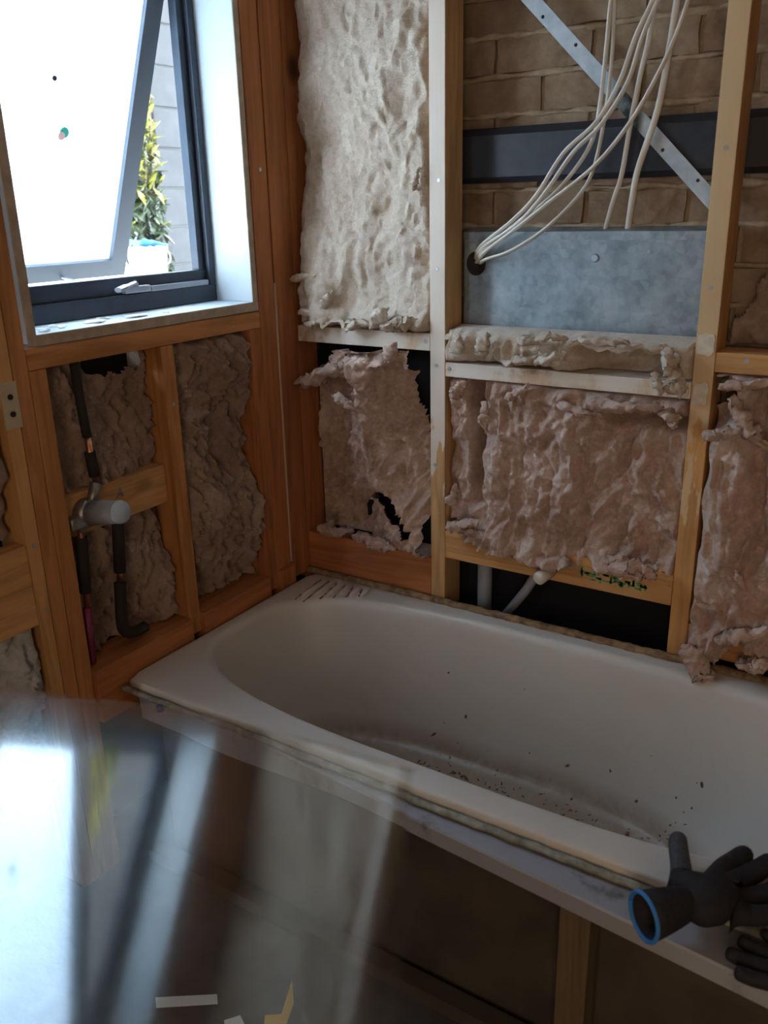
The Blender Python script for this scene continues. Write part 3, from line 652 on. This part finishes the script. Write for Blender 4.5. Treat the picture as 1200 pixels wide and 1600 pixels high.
# ------------------------------------------------------------------ shower mixer
mx = empty('shower_mixer', (-.03, -.765, .925)); tag(mx, 'in-wall shower mixer with a grey protective shroud and lagged copper pipes', 'mixer')
bm = bmesh.new(); tube(bm, [(-.028, -.775, .92), (-.004, -.775, .922)], [.036, .030], 14); box(bm, -.03, .0, -.835, -.765, .895, .925, .006); tube(bm, [(-.014, -.77, .935), (-.014, -.745, .985)], .013, 10)
tube(bm, [(-.014, -.80, .91), (-.014, -.803, .885)], .011, 10)
link('brass_body', bm, M_BRASS, mx, True)
bm = bmesh.new(); tube(bm, [(-.005, -.772, .922), (.085, -.772, .940)], [.029, .026], 22); s_ = link('shroud', bm, M_GREYPL, mx, True)
bm = bmesh.new(); tube(bm, [(.0855, -.772, .940), (.094, -.772, .9418)], [.0265, .025], 22); link('end_cap', bm, M_CAP, s_, True)
def pipe(nm, mt, pts, r): bm = bmesh.new(); tube(bm, pts, r, 10); return link(nm, bm, mt, mx, True)
pipe('copper_pipe', M_COPPER, [(-.018, -.742, .985), (-.020, -.748, 1.09)], .0078); pipe('lagging', M_LAG, [(-.018, -.7435, 1.0), (-.019, -.7475, 1.058)], .0125)
pipe('lagging', M_LAG, spline([(-.020, -.748, 1.092), (-.026, -.7485, 1.18), (-.03, -.748, 1.262)], 4), .0105)
pipe('copper_pipe', M_COPPER, [(-.016, -.803, .895), (-.018, -.815, .690)], .0078); pipe('lagging', M_LAG, [(-.016, -.804, .872), (-.018, -.813, .738)], .0135)
pipe('lagging', M_PINK, [(-.018, -.8155, .700), (-.020, -.822, .56)], .0105)
pipe('copper_pipe', M_COPPER, [(-.016, -.700, .895), (-.018, -.715, .70)], .0078); pipe('lagging', M_LAG, [(-.010, -.70, .90), (-.016, -.711, .752)], .0145)
pipe('lagging', M_LAG, spline([(-.018, -.713, .724), (-.02, -.721, .62), (-.018, -.712, .592), (-.016, -.685, .582), (-.016, -.655, .583)], 4), .0145)

# ------------------------------------------------------------------ bath
bath = empty('bathtub', (.87, -.39, 0)); tag(bath, 'cream enamelled bathtub standing in the corner, dirty inside', 'bathtub')
N = 200; cx, cy = .87, -.3885; RIM = .5
def outer(a, inset=0):
    A, B = .85 - inset, .3765 - inset; c, s = math.cos(a), math.sin(a); n = 60.
    r = (abs(c / A) ** n + abs(s / B) ** n) ** (-1 / n); return cx + r * c, cy + r * s
def opening(a, off=0.0, k=0.0):
    """rim opening (k=0) morphing to the tub bottom (k=1)"""
    c, s = math.cos(a), math.sin(a); x0 = .87 + (-.06) * k; y0 = -.379
    al = (.812 - .17 * k) if c < 0 else (.745 - .27 * k); bl = .3135 - .085 * k; n = 3.2 - .5 * k
    al -= off; bl -= off
    r = (abs(c / al) ** n + abs(s / bl) ** n) ** (-1 / n); return x0 + r * c, y0 + r * s
angs = []
base = [2 * math.pi * i / N for i in range(N)]
bm = bmesh.new(); R = []
# make sure the corners of the rim are sampled
ca = [math.atan2(sy * .3765, sx * .85) % (2 * math.pi) for sx in (1, -1) for sy in (1, -1)]
for c_ in ca:
    i = min(range(N), key=lambda q: abs(base[q] - c_)); base[i] = c_
def ring(f): R.append([bm.verts.new(f(a)) for a in base])
ring(lambda a: (*outer(a, .004), RIM - .030)); ring(lambda a: (*outer(a, 0), RIM - .028)); ring(lambda a: (*outer(a, 0), RIM - .007)); ring(lambda a: (*outer(a, .002), RIM - .002)); ring(lambda a: (*outer(a, .007), RIM))
def lerp(p, q, t): return p[0] + (q[0] - p[0]) * t, p[1] + (q[1] - p[1]) * t
for t in (.25, .5, .75): ring(lambda a, t=t: (*lerp(outer(a, .007), opening(a, -.012), t), RIM))
ring(lambda a: (*opening(a, -.012), RIM)); ring(lambda a: (*opening(a, -.004), RIM - .002)); ring(lambda a: (*opening(a, .004), RIM - .008)); ring(lambda a: (*opening(a, .009), RIM - .020))
for i in range(1, 15):
    t = i / 14.; z = RIM - .02 - .335 * (1 - (1 - t) ** 1.0); k = t ** 1.25
    ring(lambda a, z=z, k=k: (*opening(a, .009, k), z))
for i in range(1, 7):
    t = i / 6. * math.pi / 2; ring(lambda a, t=t: (*opening(a, .009 + .075 * math.sin(t) ** 1 * (t / 1.571), 1.0), RIM - .355 - .033 * math.sin(t)))
for q in (.25, .5, .75): ring(lambda a, q=q: (*lerp(opening(a, .084, 1.0), (.83, -.379), q), RIM - .388 - .006 * q))
for A, B in zip(R, R[1:]):
    for i in range(N): bm.faces.new((A[i], A[(i + 1) % N], B[(i + 1) % N], B[i]))
cv = bm.verts.new((.83, -.379, RIM - .395))
for i in range(N): bm.faces.new((R[-1][i], R[-1][(i + 1) % N], cv))
bmesh.ops.recalc_face_normals(bm, faces=bm.faces[:])
shell = link('shell', bm, M_BATH, bath, True)
bm = bmesh.new(); tube(bm, [(1.22, -.379, .1065), (1.22, -.379, .1105)], .028, 20); link('drain', bm, M_NAIL, bath, True)
for i in range(6):        # drainage ribs moulded into the rim corner
    x = .085 + i * .030; y0 = -.035; 
    e = [p for p in (opening(math.pi - q * .004) for q in range(0, 390)) if abs(p[0] - x - .012) < .006]
    y1 = max(p[1] for p in e) if e else -.1
    bm = bmesh.new(); tube(bm, [(x + .006, y0, .4995), (x + .010, y0 - .01, .502), (x + .018, y1 + .03, .502), (x + .02, y1 + .016, .4995)], [.002, .008, .008, .002], 8, .9); link('rib', bm, M_BATH, bath, True)
for i in range(6):        # dark streaks lying between the ribs
    x = .070 + i * .030; y1 = -.20 if i < 2 else -.16 + .022 * (i - 2)
    bm = bmesh.new(); n = 16
    tube(bm, [(x + .006 + .02 * q / n + .002 * noise.noise((q * .5, i, 0)), -.05 - .01 * i * .0 + (y1 + .05) * q / n, .4995) for q in range(n + 1)], [.0016 + .0034 * max(0, noise.noise((q * .45, i * 3.1, 2)) + .35) for q in range(n + 1)], 6, .5)
    link('dark_streak', bm, M_ADH, bath, True)
# dark crumbs lying on the tub bottom
from mathutils.bvhtree import BVHTree
off = world(shell); bv = BVHTree.FromPolygons([v.co + off for v in shell.data.vertices], [p.vertices[:] for p in shell.data.polygons])
rd = random.Random(21); bm = bmesh.new(); k = 0
while k < 260:
    x = rd.uniform(.50, 1.25); y = -.285 + abs(rd.gauss(0, .055)) + .03 * noise.noise((x * 9, 0, 0))
    hit = bv.ray_cast(Vector((x, y, .49)), Vector((0, 0, -1)))
    if hit[0] is None: continue
    r = rd.uniform(.0010, .0034) * (1.8 if rd.random() < .12 else 1); k += 1
    res = bmesh.ops.create_icosphere(bm, subdivisions=1, radius=r)
    st_ = hit[1].to_track_quat('Z', 'Y').to_matrix() @ Matrix.Rotation(rd.uniform(0, 3), 3, 'Z') @ Matrix.Diagonal((rd.uniform(.8, 3.2), 1, .4))
    for v in res['verts']: v.co = hit[0] + hit[1] * r * .35 + st_ @ (v.co + noise.noise_vector(v.co * 500 + Vector((k, 0, 0))) * r * .8)
tag(link('rubble_crumbs', bm, M_DEBRIS), 'dark crumbs of dirt scattered in the bottom of the tub', 'debris', kind='stuff')
# mouldy adhesive left along the wall side of the rim
bm = bmesh.new(); n = 170
tube(bm, [(.0 + 1.7 * i / n, -.010 + .004 * noise.noise((i * .3, 0, 0)), .503 + .003 * noise.noise((i * .4, 2, 0))) for i in range(n + 1)], [.012 + .004 * noise.noise((i * .55, 4, 0)) + (.012 if i > 135 else 0) for i in range(n + 1)], 8)
tag(link('adhesive_line', bm, M_ADH, None, True), 'brown mouldy adhesive along the back rim of the tub', 'adhesive')
bm = bmesh.new(); n = 150
tube(bm, [(.02 + 1.68 * i / n, -.774 - .004 * noise.noise((i * .3, 9, 0)), .479 + .002 * noise.noise((i * .4, 2, 7))) for i in range(n + 1)], [.009 + .0022 * noise.noise((i * .9, 4, 3)) + .0015 * noise.noise((i * .2, 4, 3)) for i in range(n + 1)], 10, .7)
tag(link('caulk_line', bm, M_CAULK, None, True), 'cracked grey-green caulk under the front lip of the tub', 'caulk')
# support rail and frame under the front edge
def ry(x): return -.80 - (x - .83) * .085
bm = bmesh.new(); n = 24; A = []
for i in range(n + 1):
    x = .05 + 1.65 * i / n; zb = .435 - .045 * sstep(.75, .25, x); y1 = ry(x) - .012
    A.append([bm.verts.new(p) for p in ((x, -.755, .47), (x, y1 + .003, .473), (x, y1, .469), (x, y1 + .002, zb), (x, -.755, zb))])
for P, Q in zip(A, A[1:]):
    for k in range(5): bm.faces.new((P[k], P[(k + 1) % 5], Q[(k + 1) % 5], Q[k]))
bm.faces.new(A[0]); bm.faces.new(A[-1][::-1]); bmesh.ops.recalc_face_normals(bm, faces=bm.faces[:])
tag(link('tub_rail', bm, GREYW[0]), 'dusty grey timber rail supporting the front edge of the tub', 'rail')
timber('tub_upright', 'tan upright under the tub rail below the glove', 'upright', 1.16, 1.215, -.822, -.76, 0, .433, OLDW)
bm = newbox(.10, 1.68, -.742, -.734, .0, .43, .001); tag(link('backing_sheet', bm, M_SHEET), 'brown sheet darkened as cavity shade behind the uprights under the tub', 'sheet')
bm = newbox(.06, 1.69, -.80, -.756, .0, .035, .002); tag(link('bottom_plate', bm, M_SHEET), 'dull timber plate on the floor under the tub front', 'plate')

# ------------------------------------------------------------------ gloves
def glove(name, label, root, ax, side, fingers, pr=.036, cuff=True):
    """ax: unit vector wrist->fingers, side: unit vector towards the thumb"""
    ax = Vector(ax).normalized(); up = Vector(side).cross(ax).normalized(); side = ax.cross(up).normalized()
    o = Vector(root); P = lambda a, s, u=0: o + ax * a + side * s + up * u
    t = empty(name, o); tag(t, label, 'glove')
    V = []; E = []; RR = []
    def add(p, r): V.append(p); RR.append(r); return len(V) - 1
    w0 = add(P(.03, 0), pr * .86); w1 = add(P(.07, 0), pr); w2 = add(P(.108, -.002), pr * 1.02); E += [(w0, w1), (w1, w2)]
    for (s0, pts, r) in fingers:
        k = add(P(*s0), r * 1.25); E.append((w2 if s0[0] > .09 else w1, k)); prev = k
        for i, q in enumerate(pts): n_ = add(P(*q), r * (1.05 - .06 * i)); E.append((prev, n_)); prev = n_
    me = bpy.data.meshes.new('palm'); me.from_pydata(V, E, []); ob = bpy.data.objects.new('palm', me); COL.objects.link(ob)
    sk = ob.modifiers.new('skin', 'SKIN'); sk.use_smooth_shade = True
    for i, sv in enumerate(me.skin_vertices[0].data): sv.radius = (RR[i], RR[i] * (.70 if i < 3 else .95)); sv.use_root = (i == 0)
    ob.modifiers.new('sub', 'SUBSURF').levels = 2; ob.modifiers['sub'].render_levels = 2
    dg = bpy.context.evaluated_depsgraph_get(); dg.update(); me2 = bpy.data.meshes.new_from_object(ob.evaluated_get(dg))
    bpy.data.objects.remove(ob)
    me2.materials.clear(); me2.materials.append(M_GLOVE); me2.materials.append(M_GLOVEG)
    th = P(*fingers[0][1][-1]); tb = P(*fingers[0][0])
    for p in me2.polygons:
        p.use_smooth = True
        c = p.center; tt = (c - tb).dot((th - tb).normalized()) / (th - tb).length
        dd = ((c - tb) - (th - tb).normalized() * (c - tb).dot((th - tb).normalized())).length
        p.material_index = 1 if cuff and tt > .18 and dd < .025 and tt > .25 else 0
    for v in me2.vertices: v.co -= o; 
    body = bpy.data.objects.new('hand', me2); COL.objects.link(body); body.parent = t
    if cuff:
        bm = bmesh.new(); n = 28; R_ = []
        for (a, r, q) in ((.045, .030, .75), (.02, .036, .8), (-.005, .039, .85), (-.030, .041, .9), (-.031, .037, .9), (-.005, .034, .85), (.03, .028, .75)):
            R_.append([bm.verts.new(P(a, 0) + side * math.cos(6.2832 * k / n) * r * q + up * math.sin(6.2832 * k / n) * r * .98) for k in range(n)])
        for A_, B_ in zip(R_, R_[1:]):
            for k in range(n): bm.faces.new((A_[k], A_[(k + 1) % n], B_[(k + 1) % n], B_[k]))
        bm.faces.new(R_[-1]); cf = link('cuff', bm, M_GLOVE, t, True)
        bm = bmesh.new(); tube(bm, [P(-.031, 0) + side * math.cos(6.2832 * k / n) * .039 * .9 + up * math.sin(6.2832 * k / n) * .039 * .98 for k in range(n + 1)], .0036, 8)
        link('cuff_trim', bm, M_CUFF, cf, True)['label'] = 'blue stitched edge'
    return t
glove('work_glove', 'black work glove with a blue-edged cuff lying on the tub rim', (1.338, -.868, .534), (.62, .78, .0), (-.78, .62, .10),
      [((.060, .030, .004), [(.085, .066, .006), (.106, .104, .004), (.124, .130, .0)], .0175),
       ((.115, .032, .004), [(.150, .048, .014), (.190, .058, .014), (.222, .064, .006)], .0185),
       ((.12, .010, .004), [(.165, .022, .014), (.208, .028, .012), (.244, .032, .004)], .0185),
       ((.115, -.014, .002), [(.155, -.016, .012), (.195, -.018, .010), (.23, -.019, .0)], .0180),
       ((.105, -.036, 0), [(.14, -.048, .008), (.172, -.058, .004), (.198, -.064, -.002)], .0165)], .052)
glove('work_glove', 'second black glove mostly beyond the right edge of the photo', (1.655, -.825, .500), (-1.0, -.14, .0), (.14, -1.0, .0),
      [((.055, .030, .0), [(.08, .052, .0), (.10, .070, -.002), (.12, .084, -.004)], .0130),
       ((.115, .026, .0), [(.15, .032, .004), (.185, .036, .004), (.21, .038, -.002)], .0125),
       ((.118, .006, .0), [(.155, .006, .006), (.195, .006, .004), (.225, .006, -.002)], .0128),
       ((.115, -.014, 0), [(.15, -.020, .006), (.185, -.024, .004), (.21, -.026, -.002)], .0125),
       ((.105, -.032, 0), [(.135, -.044, .004), (.16, -.052, .002), (.18, -.058, -.002)], .0115)], .036)

# ------------------------------------------------------------------ offcuts and scraps in the foreground
def slab(name, label, cat, tr, tl, br, bl, th, mat):
    tr, tl, br, bl = map(Vector, (tr, tl, br, bl)); n = (tl - tr).cross(br - tr).normalized() * th
    bm = bmesh.new(); hexa(bm, [bl, br, br + n, bl + n, tl, tr, tr + n, tl + n])
    bmesh.ops.bevel(bm, geom=bm.edges[:], offset=min(.002, th * .2), segments=1, affect='EDGES')
    return tag(link(name, bm, mat), label, cat)
# loose glass sheet lying on a trestle beside the photographer, tipped towards the tub; it mirrors the window
GN = Vector((-.04908862, .28902941, .95606083)); GD = .6272966
def gz(x, y, o=0.0): return Vector((x, y, (GD - GN.x * x - GN.y * y) / GN.z)) + GN * o
def mat_pane():       # clear body, slightly wavy greasy surface: sharp view through it, soft mirror image on it
    s = NT('loose_window_glass')
    fr = s.add('ShaderNodeFresnel', {'IOR': 1.52})
    rf = s.add('ShaderNodeBsdfRefraction', {'Color': (.95, .98, .97, 1), 'Roughness': 0.0, 'IOR': 1.52})
    gl = s.add('ShaderNodeBsdfGlossy', {'Color': (1, 1, 1, 1), 'Roughness': .065})
    mx_ = s.add('ShaderNodeMixShader', {0: fr.outputs[0], 1: rf.outputs[0], 2: gl.outputs[0]})
    s.l.new(mx_.outputs[0], s.out.inputs['Surface']); return s.m
bm = bmesh.new(); pg = [(.86, -1.68), (1.129, -1.556), (1.306, -1.540), (1.338, -1.60), (1.435, -1.765), (1.55, -1.96), (1.60, -2.36), (.95, -2.36)]
prism(bm, [gz(x, y) for x, y in pg], GN * .005)
tag(link('glass_sheet', bm, mat_pane()), 'loose clear glass sheet in the left foreground mirroring the bright window', 'glass')
tr = empty('trestle', (1.2, -2.15, 0)); tag(tr, 'timber trestle carrying the loose glass sheet below the photo', 'trestle')
for y in (-2.02, -2.27):
    bm = bmesh.new(); hexa(bm, [gz(1.0, y - .02, -.085), gz(1.45, y - .02, -.085), gz(1.45, y + .02, -.085), gz(1.0, y + .02, -.085), gz(1.0, y - .02, -.0005), gz(1.45, y - .02, -.0005), gz(1.45, y + .02, -.0005), gz(1.0, y + .02, -.0005)])
    link('beam', bm, WOOD[0], tr)
    for x in (1.03, 1.42):
        h = gz(x, y, -.085).z + .02; bm = newbox(x - .02, x + .02, y - .02, y + .02, 0, h, .002); link('leg', bm, WOOD[2], tr)
for x in (1.03, 1.42):
    link('brace', newbox(x - .012, x + .012, -2.25, -2.04, .30, .36, .002), WOOD[1], tr)
def fl(u, v):
    r = RIGHT * ((u - 600) / 1366.82) + DOWN * ((v - 800) / 1366.82) + FWD; return CAM + r * ((.001 - CAM.z) / r.z)
def scrap(name, label, cat, px, mat, h=.003):
    bm = bmesh.new(); prism(bm, [fl(*p) for p in px], (0, 0, h)); return tag(link(name, bm, mat), label, cat)
scrap('white_strip', 'thin white strip lying on the floor under the tub', 'strip', [(243, 1562), (339, 1557), (340, 1571), (244, 1577)], M_PAPER)
scrap('yellow_shard', 'jagged yellow plastic shard on the floor under the tub', 'shard', [(414, 1590), (440, 1588), (456, 1536), (459, 1570), (444, 1612), (412, 1612)], M_YELLOW)
scrap('white_scrap', 'small white scrap at the bottom edge of the photo', 'scrap', [(350, 1598), (375, 1590), (385, 1610), (352, 1615)], M_PAPER)
bm = bmesh.new(); tube(bm, [(.172, -.80, .474), (.172, -.80, .490)], [.009, .008], 10); tag(link('blue_plug', bm, simple('blue_plug_plastic', (.01, .03, .22), .5), None, True), 'tiny blue plastic plug on the rail at the tub corner', 'plug')
